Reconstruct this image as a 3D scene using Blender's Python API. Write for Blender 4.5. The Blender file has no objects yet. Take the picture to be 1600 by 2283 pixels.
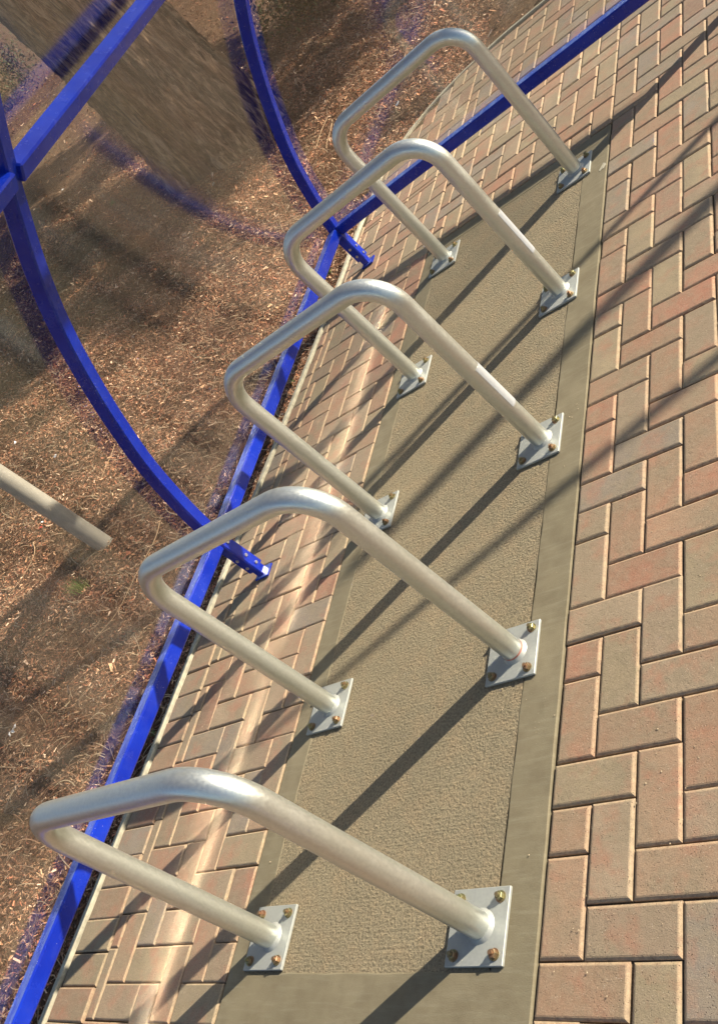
import bpy, math, random
import numpy as np
from mathutils import Vector, Matrix, noise

R = math.radians
random.seed(7)
rng = np.random.default_rng(7)
scene = bpy.context.scene
COL = scene.collection

# ------------------------------------------------------------------ camera
CAM = np.array([1.19407, -0.39562, 1.51168])
ROT = np.array([[0.68814139, 0.2090744, -0.69480164],      # right
                [-0.32709886, -0.76536836, -0.55427215],   # down
                [-0.64766331, 0.60868643, -0.45829365]])   # forward
FPX = 2090.0
cam_d = bpy.data.cameras.new('camera')
cam = bpy.data.objects.new('camera', cam_d)
COL.objects.link(cam)
M3 = Matrix((tuple(ROT[0]), tuple(-ROT[1]), tuple(-ROT[2]))).transposed()
cam.matrix_world = Matrix.Translation(tuple(CAM)) @ M3.to_4x4()
cam_d.sensor_fit = 'HORIZONTAL'
cam_d.sensor_width = 36.0
cam_d.lens = FPX / 1600 * 36.0
cam_d.clip_start = 0.02
cam_d.clip_end = 400
scene.camera = cam


def project(P):
    c = (np.atleast_2d(P) - CAM) @ ROT.T
    z = np.where(c[:, 2] > 0.05, c[:, 2], np.nan)
    return FPX * c[:, 0] / z + 800, FPX * c[:, 1] / z + 1141.5, c[:, 2]


# ------------------------------------------------------------------ sky and sun
SUN_EL = 24.5
AZ = math.atan2(0.81, 0.585)          # from +Y towards +X
world = bpy.data.worlds.new('World')
scene.world = world
world.use_nodes = True
wn = world.node_tree
bg = wn.nodes['Background']
sky = wn.nodes.new('ShaderNodeTexSky')
sky.sky_type = 'NISHITA'
sky.sun_disc = False
sky.sun_elevation = R(SUN_EL)
sky.sun_rotation = AZ
wn.links.new(sky.outputs[0], bg.inputs[0])
bg.inputs[1].default_value = 0.075
sd = bpy.data.lights.new('sun', 'SUN')
sd.energy = 5.0
sd.angle = R(0.53)
sd.color = (1.0, 0.90, 0.73)
sun = bpy.data.objects.new('sun', sd)
COL.objects.link(sun)
el = R(SUN_EL)
SDIR = Vector((math.sin(AZ) * math.cos(el), math.cos(AZ) * math.cos(el), math.sin(el)))
sun.rotation_euler = SDIR.to_track_quat('Z', 'Y').to_euler()
sun.location = (6, 6, 8)
scene.view_settings.view_transform = 'Standard'
scene.view_settings.look = 'None'
scene.view_settings.exposure = 1.05
scene.view_settings.gamma = 1.0
scene.view_settings.use_curve_mapping = False
scene.cycles.blur_glossy = 0.0
scene.cycles.use_guiding = True
scene.cycles.use_surface_guiding = True
scene.cycles.caustics_reflective = True
scene.cycles.sample_clamp_indirect = 0
scene.cycles.max_bounces = 10
scene.cycles.transparent_max_bounces = 16


# ------------------------------------------------------------------ helpers
def tag(o, label=None, cat=None, group=None, kind=None):
    if label: o['label'] = label
    if cat: o['category'] = cat
    if group: o['group'] = group
    if kind: o['kind'] = kind
    return o


def empty(name, loc=(0, 0, 0)):
    o = bpy.data.objects.new(name, None)
    o.empty_display_size = 0.1
    o.location = loc
    COL.objects.link(o)
    return o


class MB:
    """collects faces and builds one mesh object"""
    def __init__(s):
        s.v = []; s.f = []; s.sm = []

    def add(s, vs, fs, smooth=False):
        b = len(s.v)
        s.v += [tuple(v) for v in vs]
        s.f += [tuple(b + i for i in f) for f in fs]
        s.sm += [smooth] * len(fs)

    def box(s, c, size, rot=None, bev=0.0):
        hx, hy, hz = size[0] / 2, size[1] / 2, size[2] / 2
        M = rot.to_matrix() if rot is not None and not isinstance(rot, Matrix) else (rot or Matrix.Identity(3))
        b = min(bev, hx * .9, hy * .9, hz * .9)
        if b <= 0:
            vs = [(x, y, z) for x in (-hx, hx) for y in (-hy, hy) for z in (-hz, hz)]
            fs = [(0, 1, 3, 2), (4, 6, 7, 5), (0, 4, 5, 1), (2, 3, 7, 6), (0, 2, 6, 4), (1, 5, 7, 3)]
        else:
            vs = []; idx = {}
            for sx in (-1, 1):
                for sy in (-1, 1):
                    for sz in (-1, 1):
                        for a in range(3):
                            p = [sx * (hx - b), sy * (hy - b), sz * (hz - b)]
                            p[a] = (sx * hx, sy * hy, sz * hz)[a]
                            idx[(sx, sy, sz, a)] = len(vs); vs.append(tuple(p))
            fs = []
            for a in range(3):
                o1, o2 = [i for i in range(3) if i != a]
                for sgn in (-1, 1):
                    q = []
                    for u, w in ((-1, -1), (1, -1), (1, 1), (-1, 1)):
                        k = [0, 0, 0]; k[a] = sgn; k[o1] = u; k[o2] = w
                        q.append(idx[(k[0], k[1], k[2], a)])
                    fs.append(tuple(q))
                for u in (-1, 1):
                    for w in (-1, 1):      # edges parallel to axis a
                        k1 = [0, 0, 0]; k1[a] = -1; k1[o1] = u; k1[o2] = w
                        k2 = list(k1); k2[a] = 1
                        fs.append((idx[(*k1, o1)], idx[(*k2, o1)], idx[(*k2, o2)], idx[(*k1, o2)]))
            for sx in (-1, 1):
                for sy in (-1, 1):
                    for sz in (-1, 1):
                        fs.append(tuple(idx[(sx, sy, sz, a)] for a in range(3)))
        c = Vector(c)
        s.add([c + M @ Vector(v) for v in vs], fs)

    def tube(s, pts, r, n=24, caps=True, smooth=True):
        pts = [Vector(p) for p in pts]
        rs = r if hasattr(r, '__len__') else [r] * len(pts)
        vs = []; fs = []
        t0 = (pts[1] - pts[0]).normalized()
        ref = Vector((0, 1, 0)) if abs(t0.y) < .9 else Vector((1, 0, 0))
        u = t0.cross(ref).normalized()
        for i, p in enumerate(pts):
            if i == 0: t = t0
            elif i == len(pts) - 1: t = (pts[i] - pts[i - 1]).normalized()
            else: t = ((pts[i + 1] - p).normalized() + (p - pts[i - 1]).normalized()).normalized()
            u = (u - t * u.dot(t)).normalized()
            w = t.cross(u)
            for k in range(n):
                a = 2 * math.pi * k / n
                vs.append(p + (u * math.cos(a) + w * math.sin(a)) * rs[i])
        for i in range(len(pts) - 1):
            for k in range(n):
                a = i * n + k; b = i * n + (k + 1) % n
                fs.append((a, b, b + n, a + n))
        s.add(vs, fs, smooth)
        if caps:
            s.add(vs[:n][::-1], [tuple(range(n))]); s.add(vs[-n:], [tuple(range(n))])

    def build(s, name, mat, parent=None):
        me = bpy.data.meshes.new(name)
        me.from_pydata(s.v, [], s.f)
        me.polygons.foreach_set('use_smooth', s.sm)
        me.materials.append(mat)
        me.validate(); me.update()
        import bmesh
        bm = bmesh.new(); bm.from_mesh(me)
        bmesh.ops.recalc_face_normals(bm, faces=bm.faces)
        bm.to_mesh(me); bm.free()
        o = bpy.data.objects.new(name, me)
        COL.objects.link(o)
        if parent: o.parent = parent
        return o


def np_mesh(name, verts, faces, mat, colors=None, smooth=False, parent=None):
    """verts (n,3), faces (m,k) arrays"""
    me = bpy.data.meshes.new(name)
    verts = np.asarray(verts, dtype=np.float32); faces = np.asarray(faces, dtype=np.int32)
    me.vertices.add(len(verts)); me.vertices.foreach_set('co', verts.ravel())
    k = faces.shape[1]
    me.loops.add(faces.size); me.loops.foreach_set('vertex_index', faces.ravel())
    me.polygons.add(len(faces))
    me.polygons.foreach_set('loop_start', np.arange(len(faces), dtype=np.int32) * k)
    me.polygons.foreach_set('loop_total', np.full(len(faces), k, dtype=np.int32))
    me.polygons.foreach_set('use_smooth', np.full(len(faces), smooth))
    me.update(calc_edges=True)
    if colors is not None:
        ca = me.color_attributes.new('Col', 'FLOAT_COLOR', 'POINT')
        c4 = np.ones((len(verts), 4), dtype=np.float32); c4[:, :3] = colors
        ca.data.foreach_set('color', c4.ravel())
    me.materials.append(mat); me.validate()
    o = bpy.data.objects.new(name, me); COL.objects.link(o)
    if parent: o.parent = parent
    return o


class Mat:
    def __init__(s, name, rough=.7, metal=0.0, spec=.5):
        s.m = bpy.data.materials.new(name); s.m.use_nodes = True
        s.t = s.m.node_tree; s.b = s.t.nodes['Principled BSDF']
        s.b.inputs['Roughness'].default_value = rough
        s.b.inputs['Metallic'].default_value = metal
        s.b.inputs['Specular IOR Level'].default_value = spec

    def n(s, typ, **kw):
        nd = s.t.nodes.new(typ)
        for k, v in kw.items():
            if k in nd.inputs.keys(): nd.inputs[k].default_value = v
            else: setattr(nd, k, v)
        return nd

    def l(s, a, b): s.t.links.new(a, b)

    def coord(s, scale=(1, 1, 1), out='Object', rot=(0, 0, 0)):
        tc = s.n('ShaderNodeTexCoord'); mp = s.n('ShaderNodeMapping')
        mp.inputs['Scale'].default_value = scale; mp.inputs['Rotation'].default_value = rot
        s.l(tc.outputs[out], mp.inputs[0]); return mp.outputs[0]

    def noise(s, vec, scale, detail=6, rough=.6, dist=0):
        nd = s.n('ShaderNodeTexNoise'); nd.inputs['Scale'].default_value = scale
        nd.inputs['Detail'].default_value = detail; nd.inputs['Roughness'].default_value = rough
        nd.inputs['Distortion'].default_value = dist
        s.l(vec, nd.inputs['Vector']); return nd.outputs['Fac']

    def ramp(s, fac, stops):
        r = s.n('ShaderNodeValToRGB'); e = r.color_ramp.elements
        while len(e) < len(stops): e.new(.5)
        for i, (p, c) in enumerate(stops):
            e[i].position = p; e[i].color = (*c, 1) if len(c) == 3 else c
        s.l(fac, r.inputs[0]); return r.outputs[0]

    def mix(s, fac, a, b, blend='MIX'):
        m = s.n('ShaderNodeMix'); m.data_type = 'RGBA'; m.blend_type = blend
        for sock, v in ((m.inputs[0], fac), (m.inputs[6], a), (m.inputs[7], b)):
            if hasattr(v, 'links'): s.l(v, sock)
            else: sock.default_value = v if not isinstance(v, tuple) or len(v) == 4 else (*v, 1)
        return m.outputs[2]

    def math(s, op, a, b=0.0, clamp=False):
        m = s.n('ShaderNodeMath'); m.operation = op; m.use_clamp = clamp
        for i, v in enumerate((a, b)):
            if hasattr(v, 'links'): s.l(v, m.inputs[i])
            else: m.inputs[i].default_value = v
        return m.outputs[0]

    def bump(s, h, strength, dist, prev=None):
        b = s.n('ShaderNodeBump'); b.inputs['Strength'].default_value = strength
        b.inputs['Distance'].default_value = dist
        s.l(h, b.inputs['Height'])
        if prev: s.l(prev, b.inputs['Normal'])
        s.l(b.outputs[0], s.b.inputs['Normal']); return b.outputs[0]

    def color(s, c): s.l(c, s.b.inputs['Base Color'])


# ------------------------------------------------------------------ materials
def m_paver():
    m = Mat('paver_clay', .82, spec=.3)
    at = m.n('ShaderNodeAttribute'); at.attribute_name = 'Col'
    v = m.coord()
    big = m.noise(v, 7, 5, .6)
    mid = m.noise(v, 42, 6, .65)
    fine = m.noise(v, 420, 4, .7)
    red = m.noise(v, 11, 4, .6)
    c = m.mix(m.ramp(big, [(.38, (0, 0, 0)), (.62, (.8, .8, .8))]), at.outputs['Color'], (.235, .19, .125, 1))
    c = m.mix(m.ramp(red, [(.5, (0, 0, 0)), (.68, (.6, .6, .6))]), c, (.36, .165, .105, 1))
    c = m.mix(m.ramp(mid, [(.38, (0, 0, 0)), (.7, (.5, .5, .5))]), c, (.31, .24, .165, 1))
    c = m.mix(.55, c, m.ramp(fine, [(.3, (.45, .42, .4)), (.55, (1, 1, 1)), (.75, (1.35, 1.3, 1.2))]), 'MULTIPLY')
    # pale grit specks and dark pits
    vo = m.n('ShaderNodeTexVoronoi'); vo.inputs['Scale'].default_value = 190; m.l(v, vo.inputs['Vector'])
    sp = m.ramp(vo.outputs['Distance'], [(.0, (1, 1, 1)), (.10, (1, 1, 1)), (.16, (0, 0, 0))])
    gate = m.ramp(m.noise(v, 37, 2, .5), [(.50, (0, 0, 0)), (.58, (1, 1, 1))])
    spk = m.mix(1.0, sp, gate, 'MULTIPLY')
    c = m.mix(m.math('MULTIPLY', spk, .7), c, (.58, .5, .4, 1))
    vo2 = m.n('ShaderNodeTexVoronoi'); vo2.inputs['Scale'].default_value = 170; m.l(v, vo2.inputs['Vector'])
    pit = m.mix(1.0, m.ramp(vo2.outputs['Distance'], [(.10, (1, 1, 1)), (.22, (0, 0, 0))]),
                m.ramp(m.noise(v, 23, 2, .5), [(.44, (0, 0, 0)), (.52, (1, 1, 1))]), 'MULTIPLY')
    c = m.mix(m.math('MULTIPLY', pit, .75), c, (.10, .065, .045, 1))
    # sandy wear on the bevelled arrises (attribute stored in the alpha-like second layer)
    e = m.n('ShaderNodeAttribute'); e.attribute_name = 'Edge'
    wr = m.ramp(m.noise(v, 75, 6, .75), [(.4, (.1, .1, .1)), (.62, (1, 1, 1))])
    c = m.mix(m.math('MULTIPLY', m.math('MULTIPLY', e.outputs['Fac'], .72), wr), c, (.44, .32, .2, 1))
    m.color(c)
    h = m.math('ADD', m.math('MULTIPLY', fine, .6), m.math('MULTIPLY', mid, .8))
    h = m.math('SUBTRACT', h, m.math('MULTIPLY', pit, .8))
    m.bump(h, .8, .0026)
    return m.m


def m_sand():
    m = Mat('joint_sand', .95, spec=.1)
    v = m.coord(); f = m.noise(v, 300, 4, .7)
    g = m.noise(v, 9, 3, .6)
    c = m.ramp(f, [(.3, (.04, .027, .017)), (.55, (.12, .085, .055)), (.75, (.26, .2, .13))])
    c = m.mix(m.ramp(g, [(.5, (0, 0, 0)), (.7, (.45, .45, .45))]), c, (.055, .07, .025, 1))
    m.color(c); m.bump(f, .9, .004)
    return m.m


def m_concrete(rough_field):
    m = Mat('concrete_field' if rough_field else 'concrete_border', .88, spec=.25)
    v = m.coord()
    big = m.noise(v, 2.3, 5, .6); mid = m.noise(v, 14, 6, .6)
    if rough_field:
        grain = m.noise(v, 155, 4, .6, .3)
        fine = m.noise(v, 480, 3, .7)
        c = m.ramp(big, [(.3, (.213, .179, .117)), (.7, (.262, .219, .143))])
        c = m.mix(m.ramp(mid, [(.45, (0, 0, 0)), (.75, (.5, .5, .5))]), c, (.31, .225, .135, 1))
        c = m.mix(.7, c, m.ramp(grain, [(.33, (.5, .48, .45)), (.5, (1, 1, 1)), (.67, (1.35, 1.3, 1.2))]), 'MULTIPLY')
        c = m.mix(.4, c, m.ramp(fine, [(.35, (.6, .6, .6)), (.65, (1.2, 1.2, 1.2))]), 'MULTIPLY')
        m.color(c)
        ls = m.noise(m.coord((.6, 60, 1)), 3, 3, .5)       # faint broom strokes
        h = m.math('ADD', m.math('ADD', grain, m.math('MULTIPLY', fine, .3)), m.math('MULTIPLY', ls, .3))
        m.bump(h, 1.0, .006)
    else:
        fine = m.noise(v, 350, 4, .7)
        st = m.noise(m.coord((1, 9, 1)), 9, 4, .6)
        c = m.ramp(big, [(.3, (.16, .138, .088)), (.7, (.215, .182, .118))])
        c = m.mix(m.ramp(mid, [(.42, (0, 0, 0)), (.7, (.7, .7, .7))]), c, (.14, .115, .072, 1))
        c = m.mix(m.ramp(st, [(.5, (0, 0, 0)), (.75, (.35, .35, .35))]), c, (.27, .245, .175, 1))
        c = m.mix(.35, c, m.ramp(fine, [(.3, (.7, .7, .7)), (.7, (1.2, 1.2, 1.2))]), 'MULTIPLY')
        m.color(c)
        m.bump(m.math('ADD', m.math('MULTIPLY', fine, .6), mid), .6, .002)
    return m.m


def m_galv(name='galvanised_pipe', base=.72, rough=.36, metal=.9):
    m = Mat(name, rough, metal)
    v = m.coord()
    sp = m.noise(v, 150, 5, .6); fine = m.noise(v, 600, 3, .6); big = m.noise(v, 6, 3, .5)
    c = m.ramp(sp, [(.3, (base * .86, base * .90, base * .86)), (.7, (base * 1.04, base * 1.07, base * 1.0))])
    c = m.mix(m.ramp(big, [(.4, (.15, .15, .15)), (.75, (.55, .55, .55))]), c, (base * .86, base * .88, base * .76, 1))
    m.color(c)
    r = m.ramp(sp, [(.3, (rough - .04,) * 3), (.7, (rough + .06,) * 3)])
    m.l(r, m.b.inputs['Roughness'])
    m.bump(m.math('ADD', m.math('MULTIPLY', fine, .5), sp), .10, .001)
    return m.m


def m_blue():
    m = Mat('blue_powder_coat', .2, 0.0, .4)
    v = m.coord(); f = m.noise(v, 55, 3, .5); g = m.noise(v, 6, 4, .6)
    c = m.ramp(g, [(.3, (.003, .014, .25)), (.7, (.004, .026, .36))])
    vo = m.n('ShaderNodeTexVoronoi'); vo.inputs['Scale'].default_value = 160; m.l(v, vo.inputs['Vector'])
    spk = m.mix(1.0, m.ramp(vo.outputs['Distance'], [(.1, (1, 1, 1)), (.18, (0, 0, 0))]),
                m.ramp(m.noise(v, 19, 4, .6), [(.57, (0, 0, 0)), (.64, (1, 1, 1))]), 'MULTIPLY')
    du = m.math('MULTIPLY', m.ramp(m.noise(v, 14, 7, .7), [(.5, (0, 0, 0)), (.8, (1, 1, 1))]), .05)
    c = m.mix(du, c, (.3, .32, .42, 1))
    c = m.mix(m.math('MULTIPLY', spk, .75), c, (.5, .5, .52, 1))
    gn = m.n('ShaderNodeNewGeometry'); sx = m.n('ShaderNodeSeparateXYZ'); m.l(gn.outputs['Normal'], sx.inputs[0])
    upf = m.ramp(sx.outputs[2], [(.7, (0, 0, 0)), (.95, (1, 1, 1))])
    glint = m.ramp(m.noise(m.coord((1, .25, 1)), 38, 7, .75), [(.4, (.05,) * 3), (.7, (.5,) * 3)])
    c = m.mix(m.mix(1.0, upf, glint, 'MULTIPLY'), c, (.22, .30, .52, 1))  # pale sun glint on up-facing faces, put into the paint colour
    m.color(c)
    m.l(m.ramp(m.noise(v, 25, 5, .6), [(.3, (.14,) * 3), (.75, (.34,) * 3)]), m.b.inputs['Roughness'])
    m.bump(f, .06, .002)
    m.b.inputs['Coat Weight'].default_value = .15
    m.b.inputs['Coat Roughness'].default_value = .12
    return m.m


def m_panel():
    """clear polycarbonate: straight-through light plus an angle-dependent mirror reflection"""
    m = Mat('clear_polycarbonate'); t = m.t
    t.nodes.remove(m.b); out = t.nodes['Material Output']
    geo = m.n('ShaderNodeNewGeometry')
    dot = m.n('ShaderNodeVectorMath'); dot.operation = 'DOT_PRODUCT'
    m.l(geo.outputs['Normal'], dot.inputs[0]); m.l(geo.outputs['Incoming'], dot.inputs[1])
    a = m.math('ABSOLUTE', dot.outputs['Value'])
    f = m.math('POWER', m.math('SUBTRACT', 1.0, a), 5.0)
    f = m.math('ADD', m.math('MULTIPLY', f, .87), .13)
    tr = m.n('ShaderNodeBsdfTransparent'); tr.inputs[0].default_value = (.99, .988, .982, 1)
    gl = m.n('ShaderNodeBsdfGlossy'); gl.inputs['Roughness'].default_value = .115
    v = m.coord()
    nz = m.noise(v, 1.6, 1, .4)
    bp = m.n('ShaderNodeBump'); bp.inputs['Strength'].default_value = .1; bp.inputs['Distance'].default_value = .01
    m.l(nz, bp.inputs['Height']); m.l(bp.outputs[0], gl.inputs['Normal'])
    gs = m.n('ShaderNodeBsdfGlossy'); gs.inputs['Roughness'].default_value = 0.0; m.l(bp.outputs[0], gs.inputs['Normal'])
    g2 = m.n('ShaderNodeMixShader'); g2.inputs[0].default_value = .88; m.l(gs.outputs[0], g2.inputs[1]); m.l(gl.outputs[0], g2.inputs[2])
    mx = m.n('ShaderNodeMixShader'); m.l(f, mx.inputs[0]); m.l(tr.outputs[0], mx.inputs[1]); m.l(g2.outputs[0], mx.inputs[2])
    # a little dust film
    df = m.n('ShaderNodeBsdfDiffuse'); df.inputs[0].default_value = (.5, .45, .38, 1)
    du = m.ramp(m.noise(v, 9, 8, .75), [(.45, (.0,) * 3), (.8, (.02,) * 3)])
    mx2 = m.n('ShaderNodeMixShader'); m.l(du, mx2.inputs[0]); m.l(mx.outputs[0], mx2.inputs[1]); m.l(df.outputs[0], mx2.inputs[2])
    m.l(mx2.outputs[0], out.inputs['Surface'])
    return m.m


def m_soil():
    m = Mat('bark_soil', .95, spec=.1)
    v = m.coord()
    n1 = m.noise(v, 30, 8, .72, .8); n2 = m.noise(v, 140, 5, .7); n3 = m.noise(v, 1.3, 4, .6)
    c = m.ramp(n1, [(.3, (.03, .017, .011)), (.5, (.14, .078, .046)), (.68, (.32, .195, .115)), (.8, (.46, .32, .2))])
    c = m.mix(.6, c, m.ramp(n2, [(.3, (.4, .38, .36)), (.6, (1, 1, 1)), (.8, (1.5, 1.4, 1.3))]), 'MULTIPLY')
    c = m.mix(m.ramp(n3, [(.4, (0, 0, 0)), (.7, (.45, .45, .45))]), c, (.17, .125, .08, 1))
    m.color(c)
    m.bump(m.math('ADD', n1, m.math('MULTIPLY', n2, .5)), 1.0, .02)
    return m.m


def m_attr(name, rough=.85, var=.35, scale=60, spec=.2):
    m = Mat(name, rough, spec=spec)
    at = m.n('ShaderNodeAttribute'); at.attribute_name = 'Col'
    n = m.noise(m.coord(), scale, 4, .6)
    c = m.mix(var, at.outputs['Color'], m.ramp(n, [(.3, (.4, .4, .4)), (.7, (1.5, 1.5, 1.5))]), 'MULTIPLY')
    m.color(c); return m.m


def m_bark():
    m = Mat('fibrous_bark', .9, spec=.15)
    v = m.coord((1, 1, .2)); w = m.coord((1, 1, .5))
    n1 = m.noise(v, 19, 6, .6, 1.2); n2 = m.noise(v, 60, 5, .65, .4); n3 = m.noise(w, 2.0, 4, .5)
    c = m.ramp(n1, [(.42, (.022, .013, .009)), (.5, (.17, .11, .07)), (.62, (.46, .34, .23))])
    c = m.mix(.6, c, m.ramp(n2, [(.3, (.45, .42, .4)), (.7, (1.35, 1.3, 1.25))]), 'MULTIPLY')
    c = m.mix(m.ramp(n3, [(.45, (0, 0, 0)), (.75, (.5, .5, .5))]), c, (.22, .12, .07, 1))
    m.color(c); m.bump(m.math('ADD', n1, m.math('MULTIPLY', n2, .4)), 1.0, .03)
    return m.m


def m_plain(name, c, rough=.7, metal=0, var=.3, scale=40, bump=.2, spec=.4):
    m = Mat(name, rough, metal, spec)
    n = m.noise(m.coord(), scale, 5, .6)
    k = 1 - var
    col = m.ramp(n, [(.3, tuple(x * k for x in c)), (.7, tuple(min(1, x * (1 + var * .6)) for x in c))])
    m.color(col)
    if bump: m.bump(n, bump, .002)
    return m.m


def m_bolt():
    m = Mat('zinc_yellow_rust', .42, .7)
    v = m.coord(); n = m.noise(v, 45, 4, .6); n2 = m.noise(v, 18, 2, .5)
    c = m.ramp(n2, [(.35, (.24, .25, .12)), (.5, (.25, .21, .11)), (.62, (.27, .15, .09))])
    c = m.mix(m.ramp(n, [(.55, (0, 0, 0)), (.75, (1, 1, 1))]), c, (.22, .11, .06, 1))
    m.color(c); m.bump(n, .3, .001)
    return m.m


MT = dict(paver=m_paver(), sand=m_sand(), field=m_concrete(True), border=m_concrete(False),
          pipe=m_galv(), plate=m_galv('galvanised_plate', .36, .52, .3), blue=m_blue(), panel=m_panel(), soil=m_soil(),
          chip=m_attr('bark_chips', .8, .35, 90), leaf=m_attr('leaf', .6, .3, 30), bark=m_bark(), bolt=m_bolt(),
          kerb=m_plain('kerb_concrete', (.40, .37, .28), .9, 0, .3, 35, .4, .2),
          post=m_plain('grey_pipe_paint', (.36, .335, .28), .45, 0, .12, 20, .05),
          steel=m_plain('bright_steel', (.6, .6, .6), .3, .9, .15, 60, .1),
          sticker=m_plain('pale_reflective_tape', (.36, .37, .38), .4, 0, .08, 90, .05, .5),
          paper=m_plain('white_litter', (.8, .8, .78), .7, 0, .1, 30, .1),
          red=m_plain('red_litter', (.55, .04, .03), .5, 0, .2, 60, .1),
          dryleaf=m_plain('dry_leaf', (.38, .15, .08), .7, 0, .35, 60, .3),
          tanleaf=m_plain('tan_leaf', (.5, .36, .2), .7, 0, .35, 60, .3),
          pebble=m_plain('pebble', (.42, .33, .22), .85, 0, .3, 60, .3),
          twig=m_plain('pale_twig', (.46, .31, .18), .8, 0, .35, 40, .3))

# ------------------------------------------------------------------ ground geometry
KERB = [(-1.90, -2.2), (-1.885, -.6), (-1.853, -.05), (-1.80, .7), (-1.775, 1.2), (-1.745, 1.75), (-1.715, 2.32), (-1.68, 3.0),
        (-1.665, 3.6), (-1.66, 4.02), (-1.62, 4.4), (-1.50, 4.76), (-1.24, 4.99), (-.87, 5.10), (-.51, 5.11), (.5, 5.13), (5.0, 5.2)]


def smooth_line(P, k=6):
    P = [np.array(p, float) for p in P]; out = []
    for i in range(len(P) - 1):
        p0 = P[max(i - 1, 0)]; p1 = P[i]; p2 = P[i + 1]; p3 = P[min(i + 2, len(P) - 1)]
        for t in np.linspace(0, 1, k, endpoint=False):
            out.append(.5 * ((2 * p1) + (-p0 + p2) * t + (2 * p0 - 5 * p1 + 4 * p2 - p3) * t * t + (-p0 + 3 * p1 - 3 * p2 + p3) * t ** 3))
    out.append(P[-1]); return np.array(out)


KL = smooth_line(KERB, 5)


def kerb_x(y):
    i = np.argmax(KL[:, 1] > 4.3)
    return np.interp(y, KL[:i, 1], KL[:i, 0])


def inside(x, y, off=0.0):
    """inside the paved area (off>0 shrinks)"""
    x = np.asarray(x, float); y = np.asarray(y, float)
    j = np.argmax(KL[:, 1] > 4.3)
    left = np.interp(y, KL[:, 1][:j], KL[:, 0][:j])
    # far part: circle-ish corner through the remaining points, use y limit as function of x
    far = np.interp(x, KL[j - 1:, 0], KL[j - 1:, 1])
    return (x > left + off) & (y < far - off)


def ground_h(x, y):
    x = np.asarray(x, float); y = np.asarray(y, float)
    d = np.maximum(0, -1.80 - x)
    h = -.035 + .25 * d - .02 * np.exp(-((d - .1) / .1) ** 2)
    h = np.where(h > 9, 9 + (h - 9) * .25, h)
    dy = np.maximum(0, y - 5.2)
    h = h + .05 * dy * np.exp(-d)
    h = h + .018 * np.sin(x * 5.1 + y * 2.2) * np.minimum(d * 2, 1) + .015 * np.sin(y * 7.3 - x * 3.1) * np.minimum(d * 2, 1)
    h = h + .04 * np.exp(-((x + 2.66) ** 2 + (y - 2.0) ** 2) / .012)
    return h


def grid_mesh(name, xs, ys, hfun, mat, keep=None, smooth=True):
    X, Y = np.meshgrid(xs, ys); Z = hfun(X, Y)
    V = np.c_[X.ravel(), Y.ravel(), Z.ravel()]
    nx, ny = len(xs), len(ys)
    i = np.arange(nx - 1); j = np.arange(ny - 1); I, J = np.meshgrid(i, j)
    a = (J * nx + I).ravel(); F = np.c_[a, a + 1, a + 1 + nx, a + nx]
    if keep is not None:
        cx = V[F].mean(1); F = F[keep(cx[:, 0], cx[:, 1])]
    return np_mesh(name, V, F, mat, smooth=smooth)


def h_fine(x, y):
    h = ground_h(x, y)
    n = np.array([noise.fractal(Vector((a * 6, b * 6, 0)), 1, 2, 4) for a, b in zip(x.ravel(), y.ravel())]).reshape(x.shape)
    return h + .012 * n


garden = grid_mesh('mulch_bed_ground', np.arange(-13, -1.55, .06), np.arange(-2.2, 15, .06), h_fine, MT['soil'],
                   keep=lambda x, y: ~inside(x, y, .05) & ((x < -1.55)))
tag(garden, kind='structure')
far_g = grid_mesh('ground', np.array([-150, -60, -30, -18, -10, -6, -4, -2.5, -1.8, -1.2, 0, 2, 4, 6, 12, 30, 60, 150.]),
                  np.array([-150, -60, -20, -8, -2.2, 0, 3, 5.05, 5.3, 6, 8, 11, 13, 20, 40, 150.]),
                  lambda x, y: ground_h(x, y) - .06 - .0 * x, MT['soil'])
tag(far_g, kind='structure')
garden2 = grid_mesh('mulch_verge_ground', np.arange(-1.60, 4.1, .06), np.arange(4.6, 13, .06), h_fine, MT['soil'],
                    keep=lambda x, y: ~inside(x, y, .05))
tag(garden2, kind='structure')

# sand bed below the pavers
SX0, SX1, SY0, SY1 = -.962, 0.0, -.047, 3.185
bed = MB()
ring = [(p[0] + .005, p[1]) for p in KL] + [(5, -2.2)]
bed.add([(x, y, -.0095) for x, y in ring], [tuple(range(len(ring)))])
bed_o = bed.build('paving_sand_bed', MT['sand']); tag(bed_o, kind='structure')

# ------------------------------------------------------------------ pavers (one sheet, real bevelled bricks)
PV, PF, PC, PE = [], [], [], []
PAL = [((.31, .195, .125), 5), ((.33, .205, .13), 4), ((.345, .175, .112), 3), ((.28, .205, .14), 5), ((.31, .235, .16), 3.5),
       ((.27, .165, .115), 2.5), ((.36, .17, .11), .8), ((.24, .20, .16), 3.0), ((.30, .24, .15), 3)]
PW = np.array([w for _, w in PAL]); PW = PW / PW.sum()


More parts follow.
